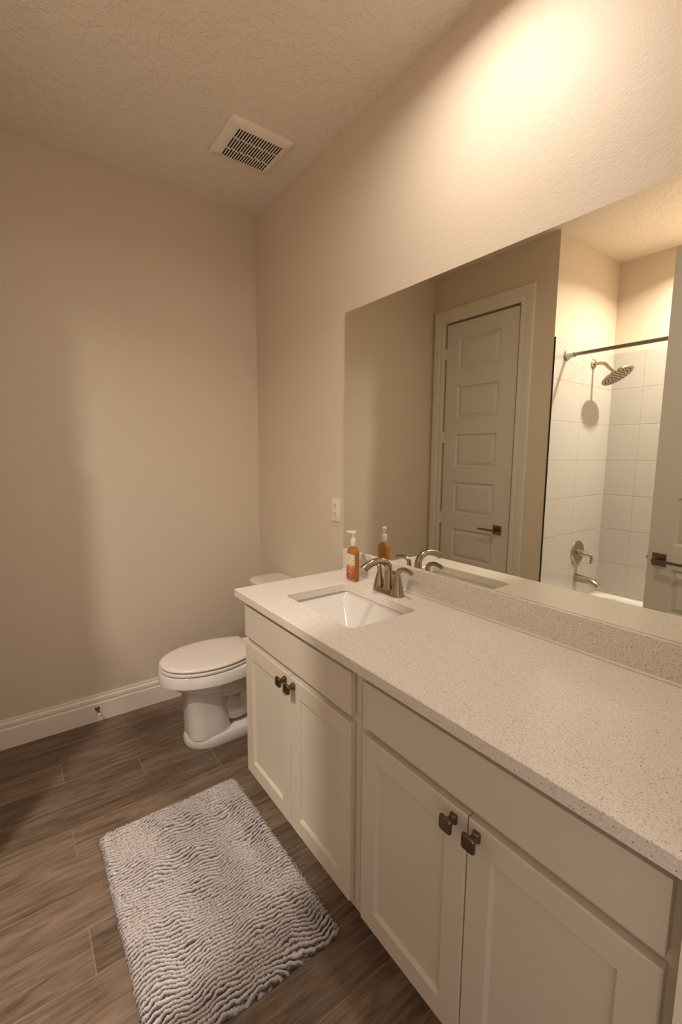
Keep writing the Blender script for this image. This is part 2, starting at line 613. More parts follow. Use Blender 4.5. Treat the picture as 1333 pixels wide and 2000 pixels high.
def casing(name, to, a0, a1, zt, label, profile=CAS, jamb=0.1, sides=3):
    """three-sided door casing. to(a, z, d): a along the wall, d out of the wall. a0<a1 opening edges, zt opening top"""
    b = bm_new()
    path = [(a0, 0.0, -1, 0), (a0, zt, -1, 1), (a1, zt, 1, 1), (a1, 0.0, 1, 0)]
    if sides == 2:                                              # the vanity stands where the third side would be
        path = path[:2] + [(a1, zt, 0, 1)]
    rings = [[to(a + sx * o, z + sz * o, d) for o, d in profile] for a, z, sx, sz in path]
    loft(b, rings)
    c = struct(name, b, M_CASING, label=label, cat='door casing')
    if jamb:
        b = bm_new()
        for aa, s in ((a0, 1), (a1, -1)):
            vs = [to(aa, 0, 0), to(aa + s * 0.002, 0, 0)]
            pts = [(aa - s * 0.006, -jamb), (aa - s * 0.006, 0.001), (aa + s * 0.010, 0.001), (aa + s * 0.010, -jamb)]
            loft(b, [[to(p, z, d) for p, d in pts] for z in (0, zt + 0.0)])
        pts = [(zt - 0.010, -jamb), (zt - 0.010, 0.001), (zt + 0.006, 0.001), (zt + 0.006, -jamb)]
        loft(b, [[to(a, z, d) for z, d in pts] for a in (a0, a1)])
        struct('jamb', b, M_TRIM, c)
    return c
casing('trim_1', lambda a, z, d: Vector((WL + d, -a, z)), 0.1180, 0.7600, 2.409, 'white moulded casing around the closet door', CAS, 0.0)
b = bm_new()                                                       # closet jamb lining and stop behind the slab
add_box(b, WL - 0.10, WL - 0.041, -0.760, -0.118, 0, 2.412)
o = struct('trim_3', b, M_CASING, label='white jamb lining behind the closet door', cat='door jamb')
casing('trim_2', lambda a, z, d: Vector((a, YN + d, z)), DX0, DX1, DZ, 'white casing on the entry doorway beside the vanity',
       [(o_ * 0.088 / 0.098, d_) for o_, d_ in CAS], 0.115, 2)

# entry door, standing open into the room
d2 = bpy.data.objects.new('door_2', None)
COL.objects.link(d2)
d2.location = (DX0 + 0.012, YN + 0.016, 0.010)
d2.rotation_euler = (0, 0, math.radians(99.0))
d2['kind'] = 'structure'; d2['label'] = 'open pale entry door with a dark lever seen at the mirror edge'; d2['category'] = 'door'
DW2 = 0.760
b = bm_new()
panel_slab(b, lambda u, z, d: Vector((u, -0.035 + d, z)), 0, DW2, 0, 2.42, [(0.116, DW2 - 0.116, a, c) for a, c in PANEL_Z], ROOM_PROF, 0.0175)
panel_slab(b, lambda u, z, d: Vector((u, -d, z)), 0, DW2, 0, 2.42, [(0.116, DW2 - 0.116, a, c) for a, c in PANEL_Z], ROOM_PROF, 0.0175)
finish('door_panel', b, M_DOOR, d2)
lever_handle(d2, DW2 - 0.060, 0.866, -0.035, -1, -1)
b = bm_new()
add_box(b, DW2, DW2 + 0.011, -0.024, -0.011, 0.866 - 0.008, 0.866 + 0.008, 0.002)
finish('latch', b, M_BRONZE, d2)
for z in (0.20, 0.90, 1.54, 2.19):
    b = bm_new()
    add_lathe(b, [(0.007, -0.045), (0.007, 0.045)], (-0.006, 0.007, z), (0, 0, 1), 16)
    finish('hinge', b, M_BRONZE, d2, 40)

# ------------------------------------------------------------------ tub alcove: tile, edge trim, tub
TZ0, TZ1, TH = 0.357, 2.143, 0.2552
bm = bm_new(); add_box(bm, WA, WL - 0.0, YA - 0.011, YA - 0.0003, TZ0, TZ1)
struct('wall_alcove_end_tile', bm, mat_tile(-1.937, 0, TZ1, 0.448, TH, 'x'), label='white glazed tile on the alcove end wall', cat='wall tile')
bm = bm_new(); add_box(bm, WA + 0.0003, WA + 0.010, YN + 0.011, YA - 0.011, TZ0, TZ1)
struct('wall_alcove_back_tile', bm, mat_tile(0, -1.2113, TZ1, 0.448, TH, 'y'), label='white glazed tile on the long alcove wall', cat='wall tile')
bm = bm_new(); add_box(bm, WA, WL, YN + 0.0003, YN + 0.010, TZ0, TZ1)
struct('wall_alcove_near_tile', bm, mat_tile(-1.937, 0, TZ1, 0.448, TH, 'x'), label='white glazed tile on the near alcove wall', cat='wall tile')
bm = bm_new(); add_box(bm, WL, WL + 0.003, YA - 0.0112, YA - 0.0005, 0.0, TZ1, 0)
struct('trim_4', bm, M_EDGE, label='dark metal edge strip beside the shower tile', cat='tile trim')

tub = thing('bathtub', 'white bathtub in the tiled alcove, seen in the mirror', 'bathtub', (-1.97, -1.70, 0))
b = bm_new()
x0, x1, y0, y1 = WA + 0.0105, WL - 0.004, YN + 0.0115, YA - 0.0120
cx, cy, hx, hy = (x0 + x1) / 2, (y0 + y1) / 2, (x1 - x0) / 2, (y1 - y0) / 2
rings = [rrect(cx, cy, hx, hy, 0.004, 0.0), rrect(cx, cy, hx, hy, 0.004, 0.370), rrect(cx, cy, hx - 0.006, hy - 0.006, 0.006, 0.378),
         rrect(cx, cy, hx - 0.055, hy - 0.075, 0.10, 0.380), rrect(cx, cy, hx - 0.072, hy - 0.09, 0.11, 0.370),
         rrect(cx, cy, hx - 0.10, hy - 0.12, 0.12, 0.22), rrect(cx, cy, hx - 0.13, hy - 0.17, 0.12, 0.11), rrect(cx, cy, hx - 0.19, hy - 0.24, 0.12, 0.07)]
loft(b, rings)
part('tub_shell', b, M_PORC, tub, 50)
b = bm_new()
add_lathe(b, [(0.032, 0), (0.032, 0.010), (0.022, 0.012)], (cx, y1 - 0.098, 0.30), (0, -1, 0.2), 24)
part('overflow_plate', b, M_NICKEL, tub, 40)

# shower head on its arm
YT = YA - 0.0112
sh = thing('shower_fixture', 'round brushed nickel shower head on a bent arm above the tub', 'shower head', (-2.068, YT, 2.0365))
b = bm_new()
add_lathe(b, [(0.034, 0.0), (0.034, 0.004), (0.028, 0.010), (0.016, 0.013)], (-2.068, YT, 2.0365), (0, -1, 0), 32)
part('flange', b, M_NICKEL, sh, 40)
b = bm_new()
arm = catmull([(-2.068, YT - 0.008, 2.0365), (-2.068, YT - 0.045, 2.037), (-2.068, YT - 0.078, 2.026), (-2.068, YT - 0.105, 2.000), (-2.068, YT - 0.135, 1.970)], 6)
add_tube(b, arm, 0.0115, 18)
part('arm', b, M_NICKEL, sh, 60)
ctr = Vector((-2.068, -1.169, 1.9405))
nrm = Vector((0, -0.527, -0.850)).normalized()
b = bm_new()
add_lathe(b, [(0.015, -0.030), (0.017, -0.022), (0.017, -0.012), (0.024, -0.006), (0.055, -0.002), (0.098, 0.0), (0.1015, 0.004), (0.1015, 0.010), (0.098, 0.013), (0.002, 0.013)], ctr - nrm * 0.006, nrm, 48)
hd = part('spray_head', b, M_NICKEL, sh, 35)
b = bm_new()
n_, b_ = frame_from(nrm)
for ring_r, cnt in ((0.02, 6), (0.04, 12), (0.06, 18), (0.08, 24)):
    for k in range(cnt):
        a = 2 * PI * k / cnt
        add_lathe(b, [(0.0032, 0.006), (0.0024, 0.010)], ctr + (n_ * math.cos(a) + b_ * math.sin(a)) * ring_r, nrm, 8)
o = part('nozzles', b, M_BLACK, hd, 40)

# shower valve and tub spout
va = thing('shower_valve', 'round brushed nickel shower valve with a curved lever on white tile', 'shower valve', (-2.035, YT, 0.718))
b = bm_new()
add_lathe(b, [(0.088, 0), (0.088, 0.004), (0.080, 0.011), (0.045, 0.014), (0.026, 0.016)], (-2.035, YT, 0.718), (0, -1, 0), 40)
part('plate', b, M_NICKEL, va, 40)
b = bm_new()
add_lathe(b, [(0.029, 0.010), (0.027, 0.030), (0.018, 0.060), (0.010, 0.086), (0.0085, 0.092)], (-2.035, YT, 0.718), (0, -1, 0), 28)
lv = catmull([(-2.035, YT - 0.084, 0.718), (-2.035, YT - 0.096, 0.712), (-2.035, YT - 0.104, 0.690), (-2.035, YT - 0.100, 0.655)], 6)
add_tube(b, lv, interp([0.0095, 0.0095, 0.0085, 0.0075], 6), 14)
part('handle', b, M_NICKEL, va, 50)

sp = thing('tub_spout', 'curved brushed nickel tub spout below the shower valve', 'tub spout', (-2.035, YT, 0.53))
b = bm_new()
pts = catmull([(-2.035, YT, 0.533), (-2.035, YT - 0.05, 0.533), (-2.035, YT - 0.10, 0.528), (-2.035, YT - 0.14, 0.515), (-2.035, YT - 0.163, 0.497)], 6)
add_tube(b, pts, interp([0.030, 0.026, 0.024, 0.022, 0.020], 6), 24)
part('spout', b, M_NICKEL, sp, 50)
b = bm_new()
add_lathe(b, [(0.0045, 0.0), (0.004, 0.022), (0.008, 0.026), (0.0085, 0.034), (0.005, 0.037)], (-2.035, YT - 0.145, 0.532), (0, -0.1, 1), 16)
part('diverter_knob', b, M_NICKEL, sp, 50)

# shower curtain rod between the alcove end walls
rd = thing('shower_rod', 'brushed steel shower curtain rod across the tub alcove', 'shower rod', (-1.704, (YT + YN) / 2, 2.046))
b = bm_new()
add_lathe(b, [(0.0115, 0.05), (0.0115, abs(YN - YT) - 0.05)], (-1.704, YT, 2.046), (0, -1, 0), 24)
part('rod', b, M_STEEL, rd, 50)
for yy, s in ((YT, -1), (YN + 0.0102, 1)):
    b = bm_new()
    add_lathe(b, [(0.031, 0), (0.031, 0.010), (0.027, 0.013)], (-1.704, yy, 2.046), (0, s, 0), 32)
    fl = part('flange', b, M_STEEL, rd, 40)
    b = bm_new()
    add_lathe(b, [(0.027, 0.0125), (0.022, 0.020), (0.0165, 0.034), (0.015, 0.050)], (-1.704, yy, 2.046), (0, s, 0), 32)
    c = part('collar', b, M_WPLAST, rd, 50)
    c['label'] = 'white plastic collar'
    b = bm_new()
    add_lathe(b, [(0.0165, 0.049), (0.0165, 0.056), (0.0125, 0.060)], (-1.704, yy, 2.046), (0, s, 0), 24)
    part('end_ring', b, M_STEEL, fl, 40)

# ------------------------------------------------------------------ vanity: two cabinet units
def shaker_knob(parent, y, z):
    b = bm_new()
    loft(b, [[Vector((x, y + p.x, z + p.y)) for p in rrect(0, 0, hy, hz, r, 0, 3)] for x, hy, hz, r in
             ((VX - 0.0002, 0.0085, 0.011, 0.002), (VX - 0.006, 0.0080, 0.0105, 0.002), (VX - 0.010, 0.0062, 0.0075, 0.002),
              (VX - 0.020, 0.0062, 0.0075, 0.002), (VX - 0.024, 0.0135, 0.0140, 0.004), (VX - 0.0265, 0.0158, 0.0163, 0.005),
              (VX - 0.0305, 0.0158, 0.0163, 0.005), (VX - 0.0335, 0.0138, 0.0143, 0.005))])
    return part('knob', b, M_BRONZE, parent, 35)

def vanity(label, ya, yb, fronts_y, doors, zt=0.844):
    t = thing('vanity_cabinet', label, 'cabinet', (-0.26, (ya + yb) / 2, 0))
    b = bm_new()
    fx = VX + 0.0205                                            # face-frame plane
    zb = 0.092
    add_box(b, fx, fx + 0.019, yb, ya, zb, zt)                 # face frame board
    add_box(b, fx + 0.019, -0.003, ya - 0.016, ya, zb, zt)     # sides
    add_box(b, fx + 0.019, -0.003, yb, yb + 0.016, zb, zt)
    add_box(b, fx + 0.019, -0.003, yb + 0.016, ya - 0.016, zb, zb + 0.016)
    add_box(b, fx + 0.080, fx + 0.096, yb, ya, 0.0, zb)        # toe-kick board
    add_box(b, fx + 0.096, -0.003, ya - 0.016, ya, 0.0, zb)
    part('carcass', b, M_CAB, t)
    b = bm_new()
    add_box(b, VX, fx - 0.0005, fronts_y[0], fronts_y[1], 0.6959, 0.8209, 0.0022, 2)
    part('drawer_front', b, M_CAB, t)
    for (da, db, ky) in doors:
        b = bm_new()
        u0, u1 = -da, -db
        panel_slab(b, lambda u, z, d: Vector((VX + d, -u, z)), u0, u1, 0.118, 0.6731, [(u0 + 0.056, u1 - 0.056, 0.118 + 0.057, 0.6731 - 0.057)],
                   [(0.0015, 0.0012), (0.006, 0.0085), (0.0065, 0.010)], 0.0195, 0.0025)
        d = part('door', b, M_CAB, t)
        shaker_knob(d, ky, 0.648)
    return t
vanity('cream two-door sink cabinet beside the toilet', VL, VM + 0.0006, (-0.9606, -1.6476), [(-0.9606, -1.3116, -1.285), (-1.3146, -1.6476, -1.342)])
vanity('cream two-door vanity cabinet without a sink, beside the entry', VM - 0.0006, YN + 0.001, (-1.7009, -2.3876), [(-1.7009, -2.0420, -2.010), (-2.0450, -2.3876, -2.068)])

# worktop with the sink opening
SX0, SX1, SY0, SY1 = -0.434, -0.1434, -1.0987, -1.5113
scx, scy, shx, shy = (SX0 + SX1) / 2, (SY0 + SY1) / 2, (SX1 - SX0) / 2, (SY0 - SY1) / 2
cxa, cxb, cya, cyb = -0.5597, -0.0008, YN + 0.0008, -0.9113
b = bm_new()
zt_, zb_ = CT, CT - 0.0317
ccx, ccy, chx, chy = (cxa + cxb) / 2, (cya + cyb) / 2, (cxb - cxa) / 2, (cyb - cya) / 2
e = 0.0022
N = 6
out_t = rrect(ccx, ccy, chx - e, chy - e, 0.001, zt_, N)
out_s1 = rrect(ccx, ccy, chx, chy, 0.001, zt_ - e, N)
out_s0 = rrect(ccx, ccy, chx, chy, 0.001, zb_ + e, N)
out_b = rrect(ccx, ccy, chx - e, chy - e, 0.001, zb_, N)
in_t = rrect(scx, scy, shx + 0.0015, shy + 0.0015, 0.026, zt_, N)
in_s1 = rrect(scx, scy, shx, shy, 0.025, zt_ - 0.0015, N)
in_b = rrect(scx, scy, shx, shy, 0.025, zb_, N)
seq = [out_t, out_s1, out_s0, out_b, in_b, in_s1, in_t, out_t]
vv = [[b.verts.new(p) for p in r] for r in seq[:-1]]
vv.append(vv[0])
for a_, c_ in zip(vv, vv[1:]):
    ring_faces(b, a_, c_)
ctop = finish('countertop', b, M_QUARTZ, None, 30, origin=(ccx, ccy, zb_))
tag(ctop, 'pale speckled quartz countertop over the cream vanity', 'countertop')

bs = thing('backsplash', 'low speckled quartz backsplash below the mirror', 'backsplash', (-0.0106, ccy, CT))
b = bm_new(); add_box(b, -0.0213, -0.0005, cya, cyb, CT + 0.0006, 0.975, 0.0016)
part('slab', b, M_QUARTZ, bs)
b = bm_new()
rings = [[Vector((x, y, z)) for x, z in ((-0.0212, CT + 0.0007), (-0.0268, CT + 0.0007), (-0.0255, CT + 0.0035), (-0.0232, CT + 0.0058), (-0.0212, CT + 0.0068))] for y in (cya, cyb)]
loft(b, rings)
k = part('caulk', b, M_CAULK, bs)
k['label'] = 'bead of white caulk along the foot'

# undermount sink
sk = thing('sink', 'white rectangular undermount sink set in the speckled countertop', 'sink', (scx, scy, zb_ - 0.15))
b = bm_new()
zr = zb_ - 0.0006
N = 8
rings = [rrect(scx, scy, shx + 0.022, shy + 0.022, 0.035, zr - 0.012, N), rrect(scx, scy, shx + 0.022, shy + 0.022, 0.035, zr, N),
         rrect(scx, scy, shx + 0.007, shy + 0.007, 0.032, zr, N), rrect(scx, scy, shx + 0.004, shy + 0.004, 0.030, zr - 0.010, N),
         rrect(scx, scy, shx - 0.004, shy - 0.008, 0.028, zr - 0.022, N), rrect(scx, scy, shx - 0.042, shy - 0.090, 0.030, zr - 0.110, N),
         rrect(scx, scy, shx - 0.052, shy - 0.108, 0.030, zr - 0.122, N), rrect(scx, scy, shx - 0.070, shy - 0.130, 0.030, zr - 0.128, N),
         rrect(scx, scy, 0.026, 0.026, 0.025, zr - 0.133, N)]
loft(b, rings, False, True)
part('basin', b, M_PORC, sk, 70)
b = bm_new()
add_lathe(b, [(0.023, 0), (0.023, 0.003), (0.018, 0.0045), (0.017, 0.002), (0.0165, 0.008), (0.0005, 0.010)], (scx, scy, zr - 0.1328), (0, 0, 1), 28)
part('drain', b, M_NICKEL, sk, 40)

# ------------------------------------------------------------------ faucet
FX, FY = -0.092, -1.303
fa = thing('faucet', 'brushed nickel two-handle faucet with an arched spout behind the sink', 'faucet', (FX, FY, CT))
b = bm_new()
def stadium(cx_, cy_, half, r, z, n=14):
    pts = []
    for s, a0 in ((1, 0.0), (-1, PI)):
        for k in range(n + 1):
            a = a0 + PI * k / n
            pts.append(Vector((cx_ + r * math.cos(a), cy_ + s * half + r * math.sin(a), z)))
    return pts
loft(b, [stadium(FX, FY, 0.051, 0.0265, CT + 0.0003), stadium(FX, FY, 0.051, 0.0262, CT + 0.006), stadium(FX, FY, 0.051, 0.021, CT + 0.016), stadium(FX, FY, 0.051, 0.012, CT + 0.021)])
part('base', b, M_NICKEL, fa, 45)
b = bm_new()
pts = [(FX, FY, CT + 0.001), (FX, FY, CT + 0.03), (FX, FY, CT + 0.065), (FX, FY, CT + 0.094), (FX - 0.007, FY, CT + 0.113), (FX - 0.024, FY, CT + 0.127),
       (FX - 0.052, FY, CT + 0.1335), (FX - 0.088, FY, CT + 0.129), (FX - 0.118, FY, CT + 0.1165), (FX - 0.129, FY, CT + 0.1095)]
add_tube(b, catmull(pts, 6), interp([0.0235, 0.0200, 0.0168, 0.0148, 0.0142, 0.0138, 0.0134, 0.0136, 0.0148, 0.0150], 6), 28)
part('spout', b, M_NICKEL, fa, 60)
for s in (1, -1):
    hy_ = FY + s * 0.052
    b = bm_new()
    add_lathe(b, [(0.0268, 0.0005), (0.0258, 0.010), (0.0212, 0.028), (0.0160, 0.050), (0.0118, 0.068), (0.0104, 0.075)], (FX, hy_, CT), (0, 0, 1), 32)
    hd = part('handle', b, M_NICKEL, fa, 45)
    b = bm_new()
    q, m = (0.22, 0.84) if s > 0 else (0.0, 1.0)                                   # the far lever is turned towards the wall
    lp = catmull([(FX, hy_, CT + 0.0735), (FX, hy_, CT + 0.088)] + [(FX + math.sin(q) * d * m, hy_ + s * math.cos(q) * d * m, CT + h_) for d, h_ in ((0.009, 0.101), (0.028, 0.1085), (0.050, 0.1080), (0.074, 0.1020))], 6)
    add_tube(b, lp, interp([0.0100, 0.0096, 0.0092, 0.0088, 0.0084, 0.0080], 6), 20)
    part('lever', b, M_NICKEL, hd, 60)
b = bm_new()
add_lathe(b, [(0.0028, 0.0), (0.0028, 0.066), (0.006, 0.070), (0.0068, 0.078), (0.004, 0.083)], (FX + 0.030, FY, CT + 0.0005), (0, 0, 1), 18)
part('lift_rod', b, M_NICKEL, fa, 50)

# ------------------------------------------------------------------ soap bottle
def mat_soap():
    m, nt, b = new_mat('amber_liquid_soap')
    S(b, col=(0.62, 0.30, 0.085), rough=0.06, trans=0.62, ior=1.36, spec=0.5)
    return m

def mat_label():
    m, nt, b = new_mat('printed_soap_label')
    w = NT(nt)
    o = w.obj()
    sep = w.n('ShaderNodeSeparateXYZ')
    w.link(o, sep.inputs[0])
    n = w.noise(o, 90, 4, 0.6)
    zz = w.math('ADD', w.math('DIVIDE', w.math('SUBTRACT', sep.outputs[2], 0.013), 0.102), w.math('MULTIPLY', w.math('SUBTRACT', n, 0.5), 0.22))
    c = w.ramp(zz, [(0.10, (0.40, 0.065, 0.008)), (0.42, (0.58, 0.13, 0.016)), (0.52, (0.66, 0.26, 0.07)), (0.58, (0.76, 0.66, 0.52))])
    w.link(c, b.inputs['Base Color'])
    S(b, rough=0.45)
    return m
SBX, SBY = -0.0975, -1.0865
sb = thing('soap_bottle', 'amber pump bottle of hand soap with an orange flower label', 'soap bottle', (SBX, SBY, CT))
b = bm_new()
bx, by = 0.0130, 0.0310
rings = [rrect(SBX, SBY, bx - 0.003, by - 0.003, 0.006, CT + 0.0004), rrect(SBX, SBY, bx, by, 0.008, CT + 0.004), rrect(SBX, SBY, bx, by, 0.008, CT + 0.123),
         rrect(SBX, SBY, bx - 0.0008, by - 0.0020, 0.008, CT + 0.130), rrect(SBX, SBY, bx - 0.002, by - 0.0065, 0.008, CT + 0.137), rrect(SBX, SBY, 0.0108, 0.0175, 0.010, CT + 0.1425), rrect(SBX, SBY, 0.0106, 0.0125, 0.0105, CT + 0.147), rrect(SBX, SBY, 0.0105, 0.0105, 0.0104, CT + 0.152)]
loft(b, rings)
part('body', b, mat_soap(), sb, 50)
b = bm_new(); add_box(b, SBX - bx - 0.0007, SBX - bx - 0.0001, SBY - by + 0.0035, SBY + by - 0.003, CT + 0.013, CT + 0.115)
lb = part('label', b, mat_label(), sb)
lb['label'] = 'cream and orange printed label with a pale flower'
M_PETAL = simple('cream_petal_print', (0.80, 0.74, 0.60), rough=0.5)
M_PRINT = simple('pale_pink_print', (0.78, 0.48, 0.34), rough=0.5)
M_TWIG = simple('brown_twig_print', (0.16, 0.05, 0.03), rough=0.5)
xl = SBX - bx - 0.0009
b = bm_new()
for k in range(5):                                                 # flower printed on the label
    a = PI / 2 + 2 * PI * k / 5
    c = Vector((xl, SBY + 0.002 + 0.0075 * math.cos(a), CT + 0.083 + 0.0075 * math.sin(a)))
    vs = [b.verts.new(c + Vector((0, 0.0062 * math.cos(q) * math.cos(a) - 0.0045 * math.sin(q) * math.sin(a), 0.0062 * math.cos(q) * math.sin(a) + 0.0045 * math.sin(q) * math.cos(a)))) for q in [2 * PI * j / 12 for j in range(12)]]
    b.faces.new(vs)
part('flower_print', b, M_PETAL, lb)
b = bm_new()
for (ya, za, yb_, zb2) in ((0.016, 0.101, 0.008, 0.096), (-0.024, 0.094, -0.012, 0.088), (0.020, 0.082, 0.012, 0.090), (-0.020, 0.078, -0.008, 0.080)):
    p, q = Vector((xl, SBY + ya, CT + za)), Vector((xl, SBY + yb_, CT + zb2))
    n = (q - p).cross(Vector((1, 0, 0))).normalized() * 0.0010
    b.faces.new([b.verts.new(v) for v in (p + n, q + n * 0.4, q - n * 0.4, p - n)])
part('twig_print', b, M_TWIG, lb)
b = bm_new()
random.seed(3)
for zz, hw_, hh in ((0.066, 0.010, 0.0016), (0.060, 0.012, 0.0016), (0.054, 0.010, 0.0014), (0.044, 0.014, 0.0022), (0.037, 0.013, 0.0016), (0.032, 0.012, 0.0013), (0.022, 0.013, 0.0014)):
    y_ = -hw_
    while y_ < hw_:                                                # rows of illegible small strokes, as in the photograph
        l_ = random.uniform(0.0012, 0.0028)
        b.faces.new([b.verts.new((xl, SBY - 0.001 + yy, CT + z_)) for yy, z_ in ((y_, zz - hh), (y_ + l_, zz - hh), (y_ + l_, zz + hh * random.uniform(0.4, 1)), (y_, zz + hh * random.uniform(0.4, 1)))])
        y_ += l_ + random.uniform(0.0005, 0.0011)
part('text_print', b, M_PRINT, lb)
b = bm_new()
add_lathe(b, [(0.0118, 0.150), (0.0124, 0.152), (0.0124, 0.178), (0.0110, 0.181), (0.0055, 0.182)], (SBX, SBY, CT), (0, 0, 1), 32)
M_CLOUD = simple('cloudy_white_plastic', (0.72, 0.64, 0.54), rough=0.35)
cp = part('collar', b, M_CLOUD, sb, 40)
pd = Vector((-0.75, 0.66, 0)).normalized()
pn = Vector((0.66, 0.75, 0)).normalized()
b = bm_new()
add_lathe(b, [(0.0048, 0.180), (0.0046, 0.196), (0.0070, 0.203), (0.0085, 0.207)], (SBX, SBY, CT), (0, 0, 1), 24)
o_ = Vector((SBX, SBY, CT))
for_r = []
for d, hw_, z0_, z1_ in ((-0.0125, 0.006, 0.2065, 0.2125), (-0.004, 0.0095, 0.2045, 0.2145), (0.008, 0.0085, 0.2045, 0.2145), (0.018, 0.0052, 0.2075, 0.2140), (0.029, 0.0040, 0.2085, 0.2132)):
    for_r.append([o_ + pd * d + pn * a * hw_ + Vector((0, 0, z)) for a, z in ((-1, z0_), (1, z0_), (1, z1_ - 0.001), (0.6, z1_), (-0.6, z1_), (-1, z1_ - 0.001))])
loft(b, for_r)
part('pump_head', b, M_WPLAST, sb, 40)

# ------------------------------------------------------------------ mirror
b = bm_new()
my0, my1, mz0, mz1 = YN + 0.012, -0.902, 0.9757, 2.0252
add_box(b, -0.0105, -0.0006, my0, my1, mz0, mz1, mi=1)
for f in b.faces:
    c = f.calc_center_median()
    if abs(c.x + 0.0105) < 1e-5:
        f.material_index = 0
mi = finish('wall_mirror', b, [M_MIRROR, M_GLASSEDGE], None, None, origin=(-0.003, (my0 + my1) / 2, mz0))
tag(mi, 'large frameless wall mirror above the vanity backsplash', 'mirror')

# ------------------------------------------------------------------ outlet
ot = thing('wall_outlet', 'white double wall outlet left of the mirror', 'outlet', (-0.0005, -0.8285, 1.1458))
b = bm_new(); add_box(b, -0.0065, -0.0004, -0.8635, -0.7935, 1.0910, 1.2006, 0.002, 3)
part('cover_plate', b, M_WPLAST, ot, 40)
for zc in (1.1655, 1.1255):
    b = bm_new()
    loft(b, [[Vector((x, -0.8285 + p.x, zc + p.y)) for p in rrect(0, 0, 0.0165, 0.0140, 0.008, 0, 5)] for x in (-0.006, -0.0082, -0.0086)])
    r_ = part('receptacle', b, M_WPLAST, ot, 30)
    b = bm_new()
    add_box(b, -0.0088, -0.0084, -0.8285 - 0.0080, -0.8285 - 0.0055, zc - 0.001, zc + 0.008)
    add_box(b, -0.0088, -0.0084, -0.8285 + 0.0055, -0.8285 + 0.0080, zc - 0.001, zc + 0.007)
    add_lathe(b, [(0.0026, 0.0084), (0.0026, 0.0088)], (0, -0.8285, zc - 0.0075), (-1, 0, 0), 12)
    part('slots', b, M_BLACK, r_)
b = bm_new(); add_lathe(b, [(0.003, 0.006), (0.0022, 0.0074)], (0, -0.8285, 1.1455), (-1, 0, 0), 14)
part('screw', b, M_WPLAST, ot, 40)

# ------------------------------------------------------------------ exhaust fan grille
VX0, VX1, VY0, VY1 = -0.4213, -0.1306, -0.6865, -0.4165
ef = thing('exhaust_fan', 'square white exhaust fan grille on the ceiling', 'exhaust fan', ((VX0 + VX1) / 2, (VY0 + VY1) / 2, H))
gx0, gx1, gy0, gy1 = -0.3790, -0.1700, -0.6450, -0.4410
b = bm_new()
vcx, vcy, vhx, vhy = (VX0 + VX1) / 2, (VY0 + VY1) / 2, (VX1 - VX0) / 2, (VY1 - VY0) / 2
gcx, gcy, ghx, ghy = (gx0 + gx1) / 2, (gy0 + gy1) / 2, (gx1 - gx0) / 2, (gy1 - gy0) / 2
loft(b, [rrect(vcx, vcy, vhx, vhy, 0.014, H - 0.0004), rrect(vcx, vcy, vhx, vhy, 0.014, H - 0.006), rrect(vcx, vcy, vhx - 0.004, vhy - 0.004, 0.012, H - 0.011),
         rrect(vcx, vcy, vhx - 0.030, vhy - 0.030, 0.008, H - 0.0195), rrect(gcx, gcy, ghx, ghy, 0.002, H - 0.0195), rrect(gcx, gcy, ghx, ghy, 0.002, H - 0.0165)], False, False)
part('frame', b, M_ALMOND, ef, 35)
NS = 17
pitch = (gx1 - gx0) / NS
for k in range(NS + 1):
    xa = gx0 + pitch * k - pitch * 0.21
    xb = gx0 + pitch * k + pitch * 0.21
    b = bm_new()
    add_box(b, max(xa, gx0), min(xb, gx1), gy0, gy1, H - 0.0197, H - 0.0168, 0.0006, 1)
    part('louver', b, M_ALMOND, ef)
for k in range(NS):
    xa, xb = gx0 + pitch * (k + 0.20), gx0 + pitch * (k + 0.80)
    f_ = k / (NS - 1)
    for yy in (gy0 + 0.060 + 0.0035 * (k % 3), gy0 + 0.138 + 0.0035 * ((k + 1) % 3)):
        b = bm_new()
        add_box(b, xa, xb, yy - 0.0028, yy + 0.0028, H - 0.0194, H - 0.0170)
        part('bridge', b, M_ALMOND, ef)
b = bm_new(); add_box(b, gx0 - 0.004, gx1 + 0.004, gy0 - 0.004, gy1 + 0.004, H - 0.0150, H - 0.0008)  # shallow slab, its black colour stands in for the shaded recess
k = part('housing', b, M_BLACK, ef)
k['label'] = 'black slab painted as the shade behind the slots'

# ------------------------------------------------------------------ door stop on the baseboard
ds = thing('door_stop', 'small dark metal door stop with a white tip on the baseboard', 'door stop', (-0.963, -0.0145, 0.0725))
b = bm_new()
add_lathe(b, [(0.0115, 0.0), (0.0115, 0.003), (0.008, 0.006), (0.0045, 0.008)], (-0.963, -0.0147, 0.0725), (0, -1, 0), 24)
part('base_plate', b, M_BRONZE, ds, 40)
b = bm_new()
prof = []
for k in range(34):
    prof.append((0.0042 + 0.0008 * (k % 2), 0.006 + k * 0.0016))
add_lathe(b, prof, (-0.963, -0.0147, 0.0725), (0, -1, -0.02), 16)
part('spring', b, M_BRONZE, ds, 30)
b = bm_new()
add_lathe(b, [(0.0055, 0.059), (0.0075, 0.061), (0.0075, 0.070), (0.0055, 0.0735), (0.001, 0.0745)], (-0.963, -0.0147, 0.0725), (0, -1, -0.02), 20)
k = part('tip', b, M_WPLAST, ds, 50)
k['label'] = 'white rubber tip'

